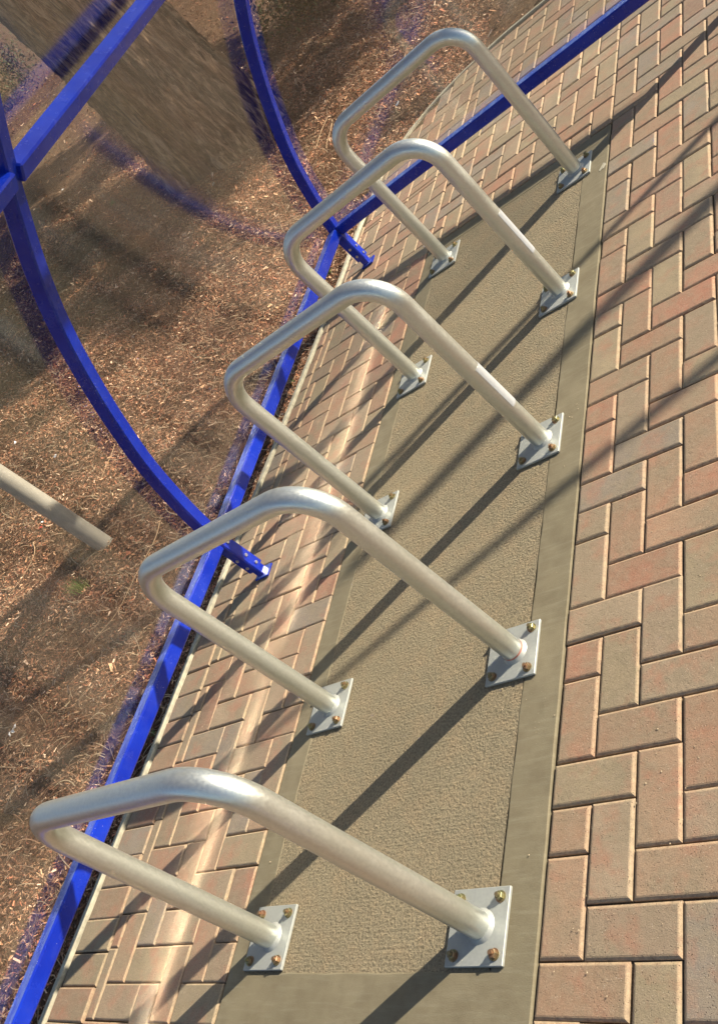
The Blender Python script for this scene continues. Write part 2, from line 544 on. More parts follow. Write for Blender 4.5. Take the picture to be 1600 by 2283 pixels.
def brick(x0, x1, y0, y1, gap=.0018, ch=.0056, z=0.0):
    if x1 - x0 < .02 or y1 - y0 < .02: return
    x0 += gap; x1 -= gap; y0 += gap; y1 -= gap
    ch = min(ch, (x1 - x0) * .3, (y1 - y0) * .3)
    j = rng.normal(0, .0009, 4); dz = rng.normal(0, .0010); tx, ty = rng.normal(0, .0045, 2)
    cx, cy = (x0 + x1) / 2, (y0 + y1) / 2
    b = len(PV)
    x0 += j[0]; x1 += j[1]; y0 += j[2]; y1 += j[3]
    # rounded bevel: three rings (joint level, shoulder, top)
    rings = [(0, -.016), (0, -ch * .85), (ch * .8, -ch * .2), (ch * 1.3, 0)]
    for k, (ins, zz) in enumerate(rings):
        for (px, py, sx, sy) in ((x0, y0, 1, 1), (x1, y0, -1, 1), (x1, y1, -1, -1), (x0, y1, 1, -1)):
            X = px + sx * ins; Y = py + sy * ins
            PV.append((X, Y, z + zz + dz + (X - cx) * tx + (Y - cy) * ty))
            PE.append((.8, 1.0, 1.0, 0.0)[k])
    c = np.array(PAL[rng.choice(len(PAL), p=PW)][0]) * rng.uniform(.86, 1.12)
    PC.extend([c] * 16)
    for k in range(3):
        for i in range(4):
            a = b + k * 4 + i; d = b + k * 4 + (i + 1) % 4
            PF.append((a, d, d + 4, a + 4))
    PF.append((b + 12, b + 13, b + 14, b + 15))


def clip_rects(x0, x1, y0, y1, regs):
    for (a0, a1, c0, c1) in regs:
        q = (max(x0, a0), min(x1, a1), max(y0, c0), min(y1, c1))
        if q[1] - q[0] > .015 and q[3] - q[2] > .015:
            yield q


def herring(gx, gy, px, py, hmod, vmod, regs, irange, jrange, ch=.0056):
    for i in irange:
        for j in jrange:
            for kind, ok in (('h', (i - j) % 4 == hmod), ('v', (j - i) % 4 == vmod)):
                if not ok: continue
                x0 = gx + i * px; y0 = gy + j * py
                x1 = x0 + (2 * px if kind == 'h' else px); y1 = y0 + (py if kind == 'h' else 2 * py)
                for q in clip_rects(x0, x1, y0, y1, regs):
                    if inside((q[0] + q[1]) / 2, (q[2] + q[3]) / 2, .05).all():
                        if not inside(q[0], q[3], .0):      # trim at the curved corner
                            if inside(q[0], (q[2] + q[3]) / 2, -.02): pass
                        brick(*q, ch=ch)


# right of the slab, near of it and beyond it
herring(0.004, 0.0, .1, .1, 0, 1, [(.004, 4.0, -2.2, 5.06), (SX0, .004, 3.19, 5.06), (SX0, .004, -2.2, SY0 - .004)], range(-12, 41), range(-23, 52))
# left strip
LX = SX0 - .004
herring(LX, .065, .0985, .1, 3, 2, [(-1.605, LX, -2.2, 3.9)], range(-8, 1), range(-24, 39), .0042)
herring(LX, .065, .0985, .1, 3, 2, [(-1.605, LX, 3.9, 5.05)], range(-8, 1), range(37, 51), .0042)
# header course along the kerb
for j in range(-22, 42):
    y0 = .055 + .1 * j
    if y0 > 4.25: break
    xl = float(kerb_x(y0 + .05)) + .024
    if -1.609 - xl > .03: brick(xl, -1.609, y0, y0 + .1, ch=.0042)
pave = np_mesh('pavement', PV, PF, MT['paver'], np.array(PC))
ea = pave.data.attributes.new('Edge', 'FLOAT', 'POINT'); ea.data.foreach_set('value', np.array(PE, dtype=np.float32))
tag(pave, kind='structure')

# thin kerb edging
kv, kf = [], []
for i, p in enumerate(KL):
    t = KL[min(i + 1, len(KL) - 1)] - KL[max(i - 1, 0)]; t = t / np.hypot(*t); nrm = np.array([t[1], -t[0]])
    for s_, zz in ((-.013, -.08), (-.013, .003), (-.010, .006), (.010, .006), (.013, .003), (.013, -.08)):
        q = p + nrm * s_ + rng.normal(0, .0006, 2)
        kv.append((q[0], q[1], zz + rng.normal(0, .0006)))
for i in range(len(KL) - 1):
    for k in range(5):
        a = i * 6 + k; kf.append((a, a + 1, a + 7, a + 6))
kerb = np_mesh('kerb_edging', kv, kf, MT['kerb']); tag(kerb, kind='structure')

# ------------------------------------------------------------------ concrete pad
IX0, IX1, IY0, IY1 = -.872, -.108, .085, 3.10


def wob(a): return .0012 * math.sin(a * 5.1) + .0009 * math.sin(a * 23.7 + 1) + .0007 * math.sin(a * 57 + 2)


bo = MB()
out_l = []; in_l = []
N1, N2 = 24, 60
def side(p, q, n, out, amp):
    for i in range(n):
        t = i / n; x = p[0] + (q[0] - p[0]) * t; y = p[1] + (q[1] - p[1]) * t
        w = wob(x * 1.3 + y * 1.7) * amp
        if abs(q[0] - p[0]) > abs(q[1] - p[1]): y += w
        else: x += w
        out.append((x, y))
C_o = [(SX0, SY0), (SX1, SY0), (SX1, SY1), (SX0, SY1)]
C_i = [(IX0, IY0), (IX1, IY0), (IX1, IY1), (IX0, IY1)]
for k in range(4):
    n = N1 if k % 2 == 0 else N2
    side(C_o[k], C_o[(k + 1) % 4], n, out_l, .5)
    side(C_i[k], C_i[(k + 1) % 4], n, in_l, 1.0)
n = len(out_l)
def shrink(P, d):
    cx = sum(p[0] for p in P) / len(P); cy = sum(p[1] for p in P) / len(P)
    return [(x - d * (1 if x > cx else -1) * (1 if abs(x - cx) > .3 else abs(x - cx) / .3),
             y - d * (1 if y > cy else -1) * (1 if abs(y - cy) > 1.4 else 0)) for x, y in P]
lay = [(out_l, -.10), (out_l, -.004), (shrink(out_l, .003), -.0006), (shrink(in_l, -.003), .0002), (in_l, -.0008), (shrink(in_l, .004), -.006)]
vs = [(x, y, z) for P, z in lay for x, y in P]
fs = []
for L in range(len(lay) - 1):
    for i in range(n):
        a = L * n + i; b2 = L * n + (i + 1) % n
        fs.append((a, b2, b2 + n, a + n))
bo.add(vs, fs)
pad = bo.build('concrete_pad_border', MT['border']); tag(pad, kind='structure')
fx = np.arange(IX0 - .006, IX1 + .007, .012); fy = np.arange(IY0 - .006, IY1 + .007, .012)
def hf(x, y):
    nn = np.array([noise.fractal(Vector((a * 45, b * 45, 3)), 1, 2, 3) for a, b in zip(x.ravel(), y.ravel())]).reshape(x.shape)
    mm = np.array([noise.noise(Vector((a * 3, b * 3, 9))) for a, b in zip(x.ravel(), y.ravel())]).reshape(x.shape)
    return -.0012 + .0006 * nn + .0006 * mm
field = grid_mesh('concrete_pad_field', fx, fy, hf, MT['field']); tag(field, kind='structure')

# ------------------------------------------------------------------ bike racks
XR, XL = -.139, -.810
RH = .722           # centreline height of the top bar
PR = .0292
BEND = .115


def hexbolt(mb, x, y, z, rz):
    # washer, hex head, threaded end
    n = 18
    mb.tube([(x, y, z), (x, y, z + .0022)], .0125, n, True, False)
    vs = []
    for zz, rr in ((z + .0022, .0098), (z + .0095, .0098), (z + .0108, .0086)):
        for k in range(6):
            a = rz + k * math.pi / 3
            vs.append((x + rr * math.cos(a), y + rr * math.sin(a), zz))
    fs = [(k + o, (k + 1) % 6 + o, (k + 1) % 6 + 6 + o, k + 6 + o) for o in (0, 6) for k in range(6)] + [tuple(range(12, 18))]
    mb.add(vs, fs)
    mb.tube([(x, y, z + .0108), (x, y, z + .0165)], .0048, 12, True, False)


def make_rack():
    root = empty('bike_rack')
    half = (XR - XL) / 2
    pts = [(-half, 0, .008), (-half, 0, .2), (-half, 0, .4), (-half, 0, RH - BEND)]
    for k in range(1, 13):
        a = math.pi / 2 * k / 12
        pts.append((-half + BEND - BEND * math.cos(a), 0, RH - BEND + BEND * math.sin(a)))
    pts += [(0, 0, RH)]
    for k in range(0, 13):
        a = math.pi / 2 * k / 12
        pts.append((half - BEND + BEND * math.sin(a), 0, RH - BEND + BEND * math.cos(a)))
    pts += [(half, 0, .4), (half, 0, .2), (half, 0, .008)]
    t = MB(); t.tube(pts, PR, 40, True, True); t.build('bent_pipe', MT['pipe'], root)
    for s in (-1, 1):
        p = MB(); cx = s * half + (-.008 if s > 0 else -.008)
        p.box((cx, -.02 * 0, .0045), (.150, .155, .0075), None, .0012)
        # weld fillet
        pr = [(PR + .0075, .0083), (PR + .005, .011), (PR + .0015, .0155), (PR - .001, .017)]
        vs = []; nn = 36
        for r_, z_ in pr:
            for k in range(nn):
                a = 2 * math.pi * k / nn; w = 1 + .03 * math.sin(11 * a + s) + .02 * math.sin(5 * a)
                rr = PR + (r_ - PR) * w
                vs.append((s * half + rr * math.cos(a), rr * math.sin(a), z_))
        fs = [(L * nn + k, L * nn + (k + 1) % nn, (L + 1) * nn + (k + 1) % nn, (L + 1) * nn + k) for L in range(3) for k in range(nn)]
        p.add(vs, fs, True)
        pl = p.build('base_plate', MT['plate'], root)
        for bx in (-1, 1):
            for by in (-1, 1):
                b = MB(); hexbolt(b, cx + bx * .053, by * .056, .0083, random.uniform(0, 1))
                b.build('anchor_bolt', MT['bolt'], pl)
    return root


def copy_tree(o, parent=None):
    c = o.copy(); COL.objects.link(c); c.parent = parent
    for ch in list(o.children):
        copy_tree(ch, c)
    return c


RY = [.168, .815, 1.54, 2.235, 2.985]
RLAB = ['galvanised hoop bike rack nearest the camera, its tube thickest in the photo',
        'galvanised hoop bike rack with a reddish ring around the foot of its right leg',
        'galvanised hoop bike rack, middle one of the row, pale tape on its right leg',
        'galvanised hoop bike rack next to the farthest one, pale tape on its right leg',
        'galvanised hoop bike rack at the far end of the concrete pad, farthest in the row']
rack0 = make_rack()
racks = []
for i, y in enumerate(RY):
    o = rack0 if i == 0 else copy_tree(rack0)
    o.location = ((XR + XL) / 2, y, 0)
    o.rotation_euler = (0, 0, (0, .004, -.006, .005, 0)[i])
    tag(o, RLAB[i], 'bike rack', 'galvanised hoop bike racks bolted in a row on the concrete pad')
    racks.append(o)


def sticker(root, z0, z1, a0, a1):
    half = (XR - XL) / 2; mb = MB(); vs = []; fs = []; n = 14
    for rr in (PR + .0002, PR + .0009):
        for z in (z0, z1):
            for k in range(n + 1):
                a = a0 + (a1 - a0) * k / n
                vs.append((half + rr * math.cos(a), rr * math.sin(a), z))
    m = n + 1
    for k in range(n):
        fs.append((k, k + 1, m + k + 1, m + k)); fs.append((2 * m + k, 2 * m + k + 1, 3 * m + k + 1, 3 * m + k))
        fs.append((k, k + 1, 2 * m + k + 1, 2 * m + k)); fs.append((m + k, m + k + 1, 3 * m + k + 1, 3 * m + k))
    mb.add(vs, fs, False)
    mb.build('tape_strip', MT['sticker'], root)


sticker(racks[2], .17, .335, R(-35), R(75))
sticker(racks[3], .19, .37, R(-35), R(75))
sticker(racks[4], .15, .34, R(0), R(80))
# red ring at the foot of one leg
rg = MB(); half = (XR - XL) / 2
rg.tube([(half, 0, .017), (half, 0, .0215)], PR + .0007, 40, False, True)
ro = rg.build('paint_ring', m_plain('red_paint_mark', (.5, .2, .15), .6, 0, .3, 90, .1), racks[1])

# ------------------------------------------------------------------ blue shelter
AX, AZ0, AR = .23, .128, 1.627
shelter = empty('bike_shelter', (-1.45, 1.52, 0))
tag(shelter, 'bright blue steel tube shelter with curved clear panels standing behind the racks', 'bike shelter')
SO = Vector(shelter.location)


def sbuild(mb, name, mat, parent=None):
    o = mb.build(name, mat, parent or shelter)
    if parent is None or parent is shelter:
        for v in o.data.vertices: v.co -= SO
    return o


def arch_pts():
    pts = [(-1.437, .045), (-1.437, .15), (-1.434, .24)]
    # measured profile of the curve, then a flatter roof
    prof = [(-1.395, .42), (-1.33, .62), (-1.245, .80), (-1.14, .985), (-1.025, 1.156), (-.89, 1.317), (-.745, 1.46),
            (-.59, 1.60), (-.41, 1.74), (-.20, 1.88), (.06, 1.98), (.30, 2.04), (.56, 2.08)]
    P = smooth_line([(p[0], p[1]) for p in pts + prof], 4)
    return P


AP = arch_pts()


def sq_sweep(mb, P, y, w, d):
    """square tube swept along the xz polyline P, w across the plane, d along y"""
    vs = []; fs = []; n = len(P)
    b = .005
    sec = [(-w / 2 + b, -d / 2), (w / 2 - b, -d / 2), (w / 2, -d / 2 + b), (w / 2, d / 2 - b), (w / 2 - b, d / 2), (-w / 2 + b, d / 2), (-w / 2, d / 2 - b), (-w / 2, -d / 2 + b)]
    for i in range(n):
        t = P[min(i + 1, n - 1)] - P[max(i - 1, 0)]; t = t / np.hypot(*t); nr = np.array([-t[1], t[0]])
        for (u, v) in sec:
            q = P[i] + nr * u
            vs.append((q[0], y + v, q[1]))
    for i in range(n - 1):
        for k in range(8):
            a = i * 8 + k; c = i * 8 + (k + 1) % 8
            fs.append((a, c, c + 8, a + 8))
    fs.append(tuple(range(8))); fs.append(tuple((n - 1) * 8 + k for k in range(8)))
    mb.add(vs, fs)


ARCH_Y = [-.66, 1.52, 3.47]
def yshift(y): return -.112 * max(0.0, min(1.0, (1.4 - y) / 2.0))
TW = .052
for y in ARCH_Y:
    a = MB(); sq_sweep(a, AP + np.array([yshift(y), 0]), y, TW, TW)
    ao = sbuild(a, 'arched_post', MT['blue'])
    # inner foot tube, foot plate and bolt heads
    f = MB(); f.box((-1.437 + yshift(y), y, .03), (.036, .036, .05), None, .003); f.box((-1.432 + yshift(y), y, .006), (.075, .06, .008), None, .002)
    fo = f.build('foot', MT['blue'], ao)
    for v in fo.data.vertices: v.co -= SO
    for (bx, bz) in ((-1.437, .075), (-1.437, .125), (-1.437, .215)):
        bx += yshift(y)
        for (pa, pb) in (((bx, y - TW / 2, bz), (bx, y - TW / 2 - .004, bz)), ((bx + TW / 2, y, bz - .01), (bx + TW / 2 + .004, y, bz - .01))):
            b = MB(); b.tube([pa, pb], .0065, 14, True, False)
            bo_ = b.build('bolt', MT['steel'], ao)
            for v in bo_.data.vertices: v.co -= SO
    # top post end: vertical front post
PX = .545
for y in (3.47, ARCH_Y[0]):
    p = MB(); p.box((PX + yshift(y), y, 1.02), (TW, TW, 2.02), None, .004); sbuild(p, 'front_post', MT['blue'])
RZ = .232
def ybar(name, x, z, y0, y1, w=TW, h=TW, rot=0):
    m = MB(); xa, xb = yshift(y0), yshift(y1)
    m.box((x + (xa + xb) / 2, (y0 + y1) / 2, z), (w, y1 - y0, h), Matrix.Rotation(-math.atan2(xb - xa, y1 - y0), 3, 'Z') @ Matrix.Rotation(rot, 3, 'Y'), .005)
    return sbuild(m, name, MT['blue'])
hw = TW / 2 + .001
for (y0, y1) in ((ARCH_Y[0] + hw, ARCH_Y[1] - hw), (ARCH_Y[1] + hw, ARCH_Y[2] - hw)):
    ybar('bottom_rail', -1.435, RZ, y0, y1)
    ybar('roof_purlin', -.672, 1.508, y0 - .012, y1 + .012, TW, TW, R(-41))
    ybar('roof_purlin', .50, 2.03, y0, y1)
# end wall rail and header
m = MB(); m.box(((-1.435 + hw + PX - hw) / 2, 3.47, RZ), (PX + 1.435 - 2 * hw, TW, TW), None, .005)
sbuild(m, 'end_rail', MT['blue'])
# curved panel between the arches, outside of the tubes
def panel_profile(off, th):
    i0 = int(np.argmin(np.abs(AP[:, 1] - .20))); P = AP[i0:]
    o1 = []; 
    for i in range(len(P)):
        t = P[min(i + 1, len(P) - 1)] - P[max(i - 1, 0)]; t = t / np.hypot(*t); nr = np.array([-t[1], t[0]])
        o1.append((P[i] + nr * off, P[i] + nr * (off + th)))
    return o1
# smooth circular sheet for the lower, focusing part
def sheet_profile(off, th):
    out = []
    P = []
    for p in AP:
        if p[1] >= .19: P.append(p)
    P = np.array(P)
    # dense resample with smoothing
    s = np.r_[0, np.cumsum(np.hypot(*np.diff(P, axis=0).T))]
    ss = np.linspace(0, s[-1], 160)
    X = np.interp(ss, s, P[:, 0]); Z = np.interp(ss, s, P[:, 1])
    cx = np.polyfit(ss, X, 6); cz = np.polyfit(ss, Z, 6)
    X = np.polyval(cx, ss); Z = np.polyval(cz, ss)
    dX = np.polyval(np.polyder(cx), ss); dZ = np.polyval(np.polyder(cz), ss)
    L = np.hypot(dX, dZ); nx, nz = -dZ / L, dX / L
    return [((X[i] + nx[i] * off, Z[i] + nz[i] * off), (X[i] + nx[i] * (off + th), Z[i] + nz[i] * (off + th))) for i in range(160)]
SP = sheet_profile(TW / 2 + .012, .004)
for (y0, y1) in ((ARCH_Y[0] + .004, ARCH_Y[1] - .004), (ARCH_Y[1] + .004, ARCH_Y[2] - .004)):
    p = MB(); vs = []; fs = []; n = len(SP)
    for a, b in SP:
        s0, s1 = yshift(y0), yshift(y1)
        vs += [(a[0] + s0, y0, a[1]), (a[0] + s1, y1, a[1]), (b[0] + s0, y0, b[1]), (b[0] + s1, y1, b[1])]
    # inner and outer skins keep their own vertices so that their shading follows the curve alone
    p.add(vs, [(i * 4, i * 4 + 4, i * 4 + 5, i * 4 + 1) for i in range(n - 1)], True)
    p.add(vs, [(i * 4 + 2, i * 4 + 3, i * 4 + 7, i * 4 + 6) for i in range(n - 1)], True)
    p.add(vs, [(i * 4, i * 4 + 2, i * 4 + 6, i * 4 + 4) for i in range(n - 1)] + [(i * 4 + 1, i * 4 + 5, i * 4 + 7, i * 4 + 3) for i in range(n - 1)]
          + [(0, 1, 3, 2), ((n - 1) * 4, (n - 1) * 4 + 2, (n - 1) * 4 + 3, (n - 1) * 4 + 1)], False)
    po = sbuild(p, 'clear_panel', MT['panel'])
# end wall sheet
e = MB(); top = [a for a, b in SP if a[0] < PX - .01]; yy = 3.47 + TW / 2 + .010
prof = [(x, z) for x, z in top[::4]] + [(PX, 2.06), (PX, .2), ]
vs = [(x, yy, z) for x, z in prof] + [(x, yy + .004, z) for x, z in prof]; n = len(prof)
e.add(vs, [tuple(range(n)), tuple(range(2 * n - 1, n - 1, -1))] + [(i, (i + 1) % n, (i + 1) % n + n, i + n) for i in range(n)])
sbuild(e, 'end_panel', MT['panel'])
# ------------------------------------------------------------------ grey pipe post
PXp, PYp = -2.66, 2.00
post = MB(); gz = float(ground_h(PXp, PYp))
post.tube([(PXp, PYp, gz - .05), (PXp, PYp, gz + 1.9)], .046, 36, True, True)
post.add([], [])
po = post.build('pipe_post', MT['post']); tag(po, 'plain light grey pipe post standing in the bark mulch behind the blue arch', 'post')

# ------------------------------------------------------------------ big fluted trunk
def trunk(cx, cy, r0, h, name, label):
    root = empty(name, (cx, cy, float(ground_h(cx, cy))))
    z0 = root.location.z
    na, nz = 420, 330
    vs = np.zeros((nz, na, 3)); 
    for j in range(nz):
        z = -.45 + (h + .45) * (j / (nz - 1)) ** 1.5
        for i in range(na):
            a = 2 * math.pi * i / na
            flare = .16 * math.exp(-max(z, 0) / .3) * (1 + .5 * math.sin(5 * a + .6) + .25 * math.sin(9 * a))
            tw = a + .05 * z + .05 * noise.noise(Vector((math.cos(a) * 1.5, math.sin(a) * 1.5, z * .6)))
            rid = .03 * math.sin(5 * tw + .6) + .012 * math.sin(13 * tw + 2)
            q = Vector((math.cos(tw) * 11, math.sin(tw) * 11, z * 2.0))
            nn = noise.ridged_multi_fractal(q, 1.0, 2.1, 5, 1.0, 2.0)
            q2 = Vector((math.cos(tw) * 26, math.sin(tw) * 26, z * 9))
            n2 = noise.fractal(q2, 1, 2, 3)
            r = r0 * (1 - .05 * z / 1.0 * .5) * (1 + flare + rid) + .036 * (nn - 1.0) + .012 * n2
            vs[j, i] = (r * math.cos(a), r * math.sin(a), z)
    F = []
    for j in range(nz - 1):
        a = j * na + np.arange(na); b = j * na + (np.arange(na) + 1) % na
        F.append(np.c_[a, b, b + na, a + na])
    o = np_mesh('trunk', vs.reshape(-1, 3), np.vstack(F), MT['bark'], smooth=True, parent=root)
    tag(root, label, 'tree')
    return root


def crown(parent, cx, cy, cz, rad, nl, size, seed, cols):
    """leaf-sized faces through a volume, with gaps"""
    r_ = np.random.default_rng(seed)
    cl = r_.normal(0, 1, (70, 3)); cl /= np.linalg.norm(cl, axis=1)[:, None]; cl *= r_.uniform(.35, 1, (70, 1)) ** .5
    cl = cl * np.array(rad) + np.array([cx, cy, cz])
    k = r_.integers(0, 70, nl)
    P = cl[k] + r_.normal(0, .20, (nl, 3)) * np.array([1, 1, .8])
    u = r_.normal(0, 1, (nl, 3)); u /= np.linalg.norm(u, axis=1)[:, None]
    w = np.cross(u, r_.normal(0, 1, (nl, 3))); w /= np.linalg.norm(w, axis=1)[:, None]
    s = (size * r_.uniform(.6, 1.3, nl))[:, None]
    V = np.stack([P - u * s, P + w * s * .45, P + u * s, P - w * s * .45], 1).reshape(-1, 3)
    F = np.arange(nl * 4).reshape(-1, 4)
    C = np.array(cols)[r_.integers(0, len(cols), nl)] * r_.uniform(.7, 1.3, (nl, 1))
    V = V - np.array(parent.location)
    return np_mesh('crown', V, F, MT['leaf'], np.repeat(C, 4, 0), parent=parent)


GREEN = [(.05, .08, .025), (.07, .11, .03), (.04, .06, .02), (.09, .1, .04)]
t1 = trunk(-3.58, 6.38, .47, 7.0, 'conifer_tree', 'massive fluted tree trunk with stringy brown bark rising from the mulch bank at top left')
crown(t1, -3.6, 6.4, 8.2, (3.0, 3.0, 2.0), 9000, .09, 3, GREEN)

# unseen trees on the sunny side; the leafless two are added for shadow bands
def limb_tree(name, base, trunk_top, r, limbs, label):
    root = empty(name, base); b = Vector(base)
    m = MB()
    pts = [b + (Vector(trunk_top) - b) * t + Vector((.03 * math.sin(5 * t), .03 * math.cos(4 * t), 0)) for t in np.linspace(-.02, 1, 14)]
    m.tube([p - b for p in pts], [r * (1 - .35 * t) for t in np.linspace(0, 1, 14)], 14)
    m.build('trunk', MT['bark'], root)
    for (p0, p1, r0, r1, sag) in limbs:
        g = MB(); p0 = Vector(p0); p1 = Vector(p1); q = []
        for t in np.linspace(0, 1, 14):
            q.append(p0.lerp(p1, t) + Vector((0, 0, sag * math.sin(math.pi * t))) - b)
        g.tube(q, [r0 + (r1 - r0) * t for t in np.linspace(0, 1, 14)], 12)
        g.build('limb', MT['bark'], root)
    tag(root, label, 'tree')
    return root


K = 1 / math.tan(R(SUN_EL)); HX, HY = K * math.sin(AZ), K * math.cos(AZ)
def up(x, y, z): return (x + HX * z, y + HY * z, z)
T2 = up(.30, 2.215, 0)
tb = (T2[0] + 4.6 * .81 * 1.25, T2[1] + 4.6 * .585 * 1.25, -.05)  # added unseen tree, limbs aimed to lay shadow bands on the paving
t2 = limb_tree('shadow_band_tree', tb, (tb[0] + .03, tb[1] + .02, 3.3), .058,
               [((tb[0] + .02, tb[1] + .01, 2.3), up(.9, 1.80, 2.28), .035, .032, 0), (up(.9, 1.80, 2.28), up(-1.3, .68, 2.05), .030, .012, .0)],
               'added slender bare tree out of view, limbs shaped to cast shadow bands on the paving')
sb = (3.2, 2.42 + .722 * 3.2, -.05)  # added unseen stem, placed to cast one soft shadow band
t4 = limb_tree('shadow_band_stem', sb, (sb[0] + .02, sb[1] + .02, 2.6), .026,
               [((sb[0] + .01, sb[1] + .01, 1.9), (sb[0] + .3, sb[1] + .25, 2.6), .012, .006, 0), ((sb[0] + .01, sb[1], 2.2), (sb[0] + .3, sb[1] - .2, 2.9), .010, .005, 0)],
               'added thin bare stem out of view, put there to cast a shadow band')
t3 = limb_tree('shade_tree', (3.0, 11.2, -.05), (2.6, 10.6, 5.2), .16,
               [((2.7, 10.8, 3), (.6, 9.4, 4.6), .08, .03, .1), ((2.7, 10.8, 3.4), (4.6, 11.4, 5), .07, .03, .1)],
               'leafy tree beyond the far end of the shelter that shades the mulch bank')
crown(t3, 1.7, 11.2, 4.6, (2.8, 3.0, 1.6), 22000, .075, 5, GREEN)

# ------------------------------------------------------------------ mulch chips, needles, twigs
def scatter(n, box, dens=None):
    x = rng.uniform(box[0], box[1], n); y = rng.uniform(box[2], box[3], n)
    ok = ~inside(x, y, -.02) & ~((np.hypot(x + 3.58, y - 6.38)) < .42)
    x, y = x[ok], y[ok]; z = ground_h(x, y)
    u, v, d = project(np.c_[x, y, z])
    m = 260
    ok = (u > -m) & (u < 1600 + m) & (v > -m) & (v < 2283 + m)
    return x[ok], y[ok], z[ok], d[ok]


def chips():
    VV, CC = [], []
    for (n, box, keepd, smin, smax) in ((330000, (-4.4, -1.6, -.8, 4.2), 1, .005, .019), (300000, (-6.0, -1.0, 3.4, 8.5), 1, .006, .026),
                                        (50000, (-12, 2.0, 5.0, 14), 1, .012, .045), (7000, (-4.6, -1.6, -.8, 6.0), 1, .014, .034)):
        x, y, z, d = scatter(n, box)
        k = len(x)
        ang = rng.uniform(0, 2 * np.pi, k); tilt = rng.normal(0, .38, k); roll = rng.normal(0, .5, k)
        L = rng.uniform(smin, smax, k) * rng.uniform(.6, 1.3, k); Wd = L * rng.uniform(.1, .42, k)
        u = np.c_[np.cos(ang) * np.cos(tilt), np.sin(ang) * np.cos(tilt), np.sin(tilt)]
        s = np.c_[-np.sin(ang) * np.cos(roll), np.cos(ang) * np.cos(roll), np.sin(roll)]
        P = np.c_[x, y, z + rng.uniform(.002, .014, k) + np.abs(np.sin(tilt)) * L * .4]
        q = np.stack([P - u * L[:, None] / 2 - s * Wd[:, None] / 2, P + u * L[:, None] / 2 - s * Wd[:, None] * .35,
                      P + u * L[:, None] / 2 + s * Wd[:, None] * .35, P - u * L[:, None] / 2 + s * Wd[:, None] / 2], 1)
        pal = np.array([(.38, .225, .13), (.27, .145, .085), (.15, .08, .05), (.52, .37, .23), (.38, .17, .10), (.23, .165, .115), (.68, .55, .40), (.07, .04, .026)])
        pw = np.array([5, 5, 4, 3.6, 3, 3, 2.2, 4]); pw = pw / pw.sum()
        c = pal[rng.choice(len(pal), k, p=pw)] * rng.uniform(.6, 1.4, (k, 1))
        pt = np.array([noise.fractal(Vector((a * 2.6, b * 2.6, 5)), 1, 2, 3) for a, b in zip(x, y)])
        c = c * (1 + np.clip(pt * 1.1, -.5, .35))[:, None]
        VV.append(q.reshape(-1, 3)); CC.append(np.repeat(c, 4, 0))
    V = np.vstack(VV); C = np.vstack(CC) * np.array([1.18, 1.03, .96])
    o = np_mesh('bark_mulch', V, np.arange(len(V)).reshape(-1, 4), MT['chip'], C)
    tag(o, 'loose brown bark mulch and shredded wood covering the bank', 'mulch', kind='stuff')


chips()


def needles():
    """curly pale strands lying in the mulch"""
    V, F, C = [], [], []
    x, y, z, d = scatter(17000, (-6.0, -1.65, -.6, 8.5))
    for a, b, c in zip(x, y, z):
        L = random.uniform(.03, .16); ang = random.uniform(0, 6.28); cur = random.gauss(0, 11); w = random.uniform(.0009, .0021)
        px, py = a, b; n = 6; base = len(V)
        h0 = random.uniform(.006, .018); col = np.array(random.choice([(.42, .29, .18), (.5, .38, .24), (.26, .15, .09), (.34, .2, .12)]))
        for i in range(n + 1):
            t = i / n; zz = float(c) + h0 + .008 * math.sin(t * 3.1) + .25 * ((a - px) if a < -1.8 else 0)
            sx, sy = -math.sin(ang) * w, math.cos(ang) * w
            V += [(px - sx, py - sy, zz), (px + sx, py + sy, zz)]; C += [col, col]
            px += math.cos(ang) * L / n; py += math.sin(ang) * L / n; ang += cur * L / n
        for i in range(n):
            k = base + 2 * i; F.append((k, k + 1, k + 3, k + 2))
    o = np_mesh('dry_needles', V, F, MT['chip'], np.array(C))
    tag(o, 'thin pale dry needles and fibres strewn over the mulch', 'dry needles', kind='stuff')


needles()


def ray_ground(u, v, z0=None):
    d = np.array([(u - 800) / FPX, (v - 1141.5) / FPX, 1.0]) @ ROT
    lo = .5; p = CAM.copy()
    t = 1.0
    while t < 20:
        p = CAM + d * t
        h = (0.0 if inside(p[0], p[1]) else float(ground_h(p[0], p[1]))) if z0 is None else z0
        if p[2] <= h: return p[0], p[1], h
        t += .01
    return p[0], p[1], 0


def twig(pix, r, label):
    P = [ray_ground(*p) for p in pix]
    P = smooth_line([(p[0], p[1]) for p in P], 6)
    m = MB(); b = Vector((P[0][0], P[0][1], float(ground_h(P[0][0], P[0][1]))))
    m.tube([Vector((q[0], q[1], float(ground_h(q[0], q[1])) + .016 + r)) - b for q in P], [r * (1 - .5 * i / len(P)) for i in range(len(P))], 7)
    o = m.build('twig', MT['twig'], None); o.location = b; tag(o, label, 'twig', 'long dry twigs lying on the mulch')
    return o


twig([(365, 1165), (350, 1215), (310, 1290), (270, 1370), (222, 1430)], .0028, 'long straw-coloured curved twig running from beside the arch foot down past the rack corner')
twig([(262, 995), (245, 1040), (232, 1075)], .0022, 'short pale stem just left of the middle of the blue arch')
twig([(82, 1215), (84, 1240), (60, 1290), (30, 1330)], .0026, 'bent pale twig below the grey pipe post at the left edge')
twig([(735, 265), (720, 300), (708, 335)], .004, 'pale forked stick on the mulch beside the far blue arch')
twig([(745, 270), (738, 305), (732, 335)], .0035, 'thin pale stick lying parallel to the forked one by the far arch')
twig([(250, 160), (215, 290), (260, 300)], .004, 'thin bare twig at the shaded foot of the big trunk') if False else None


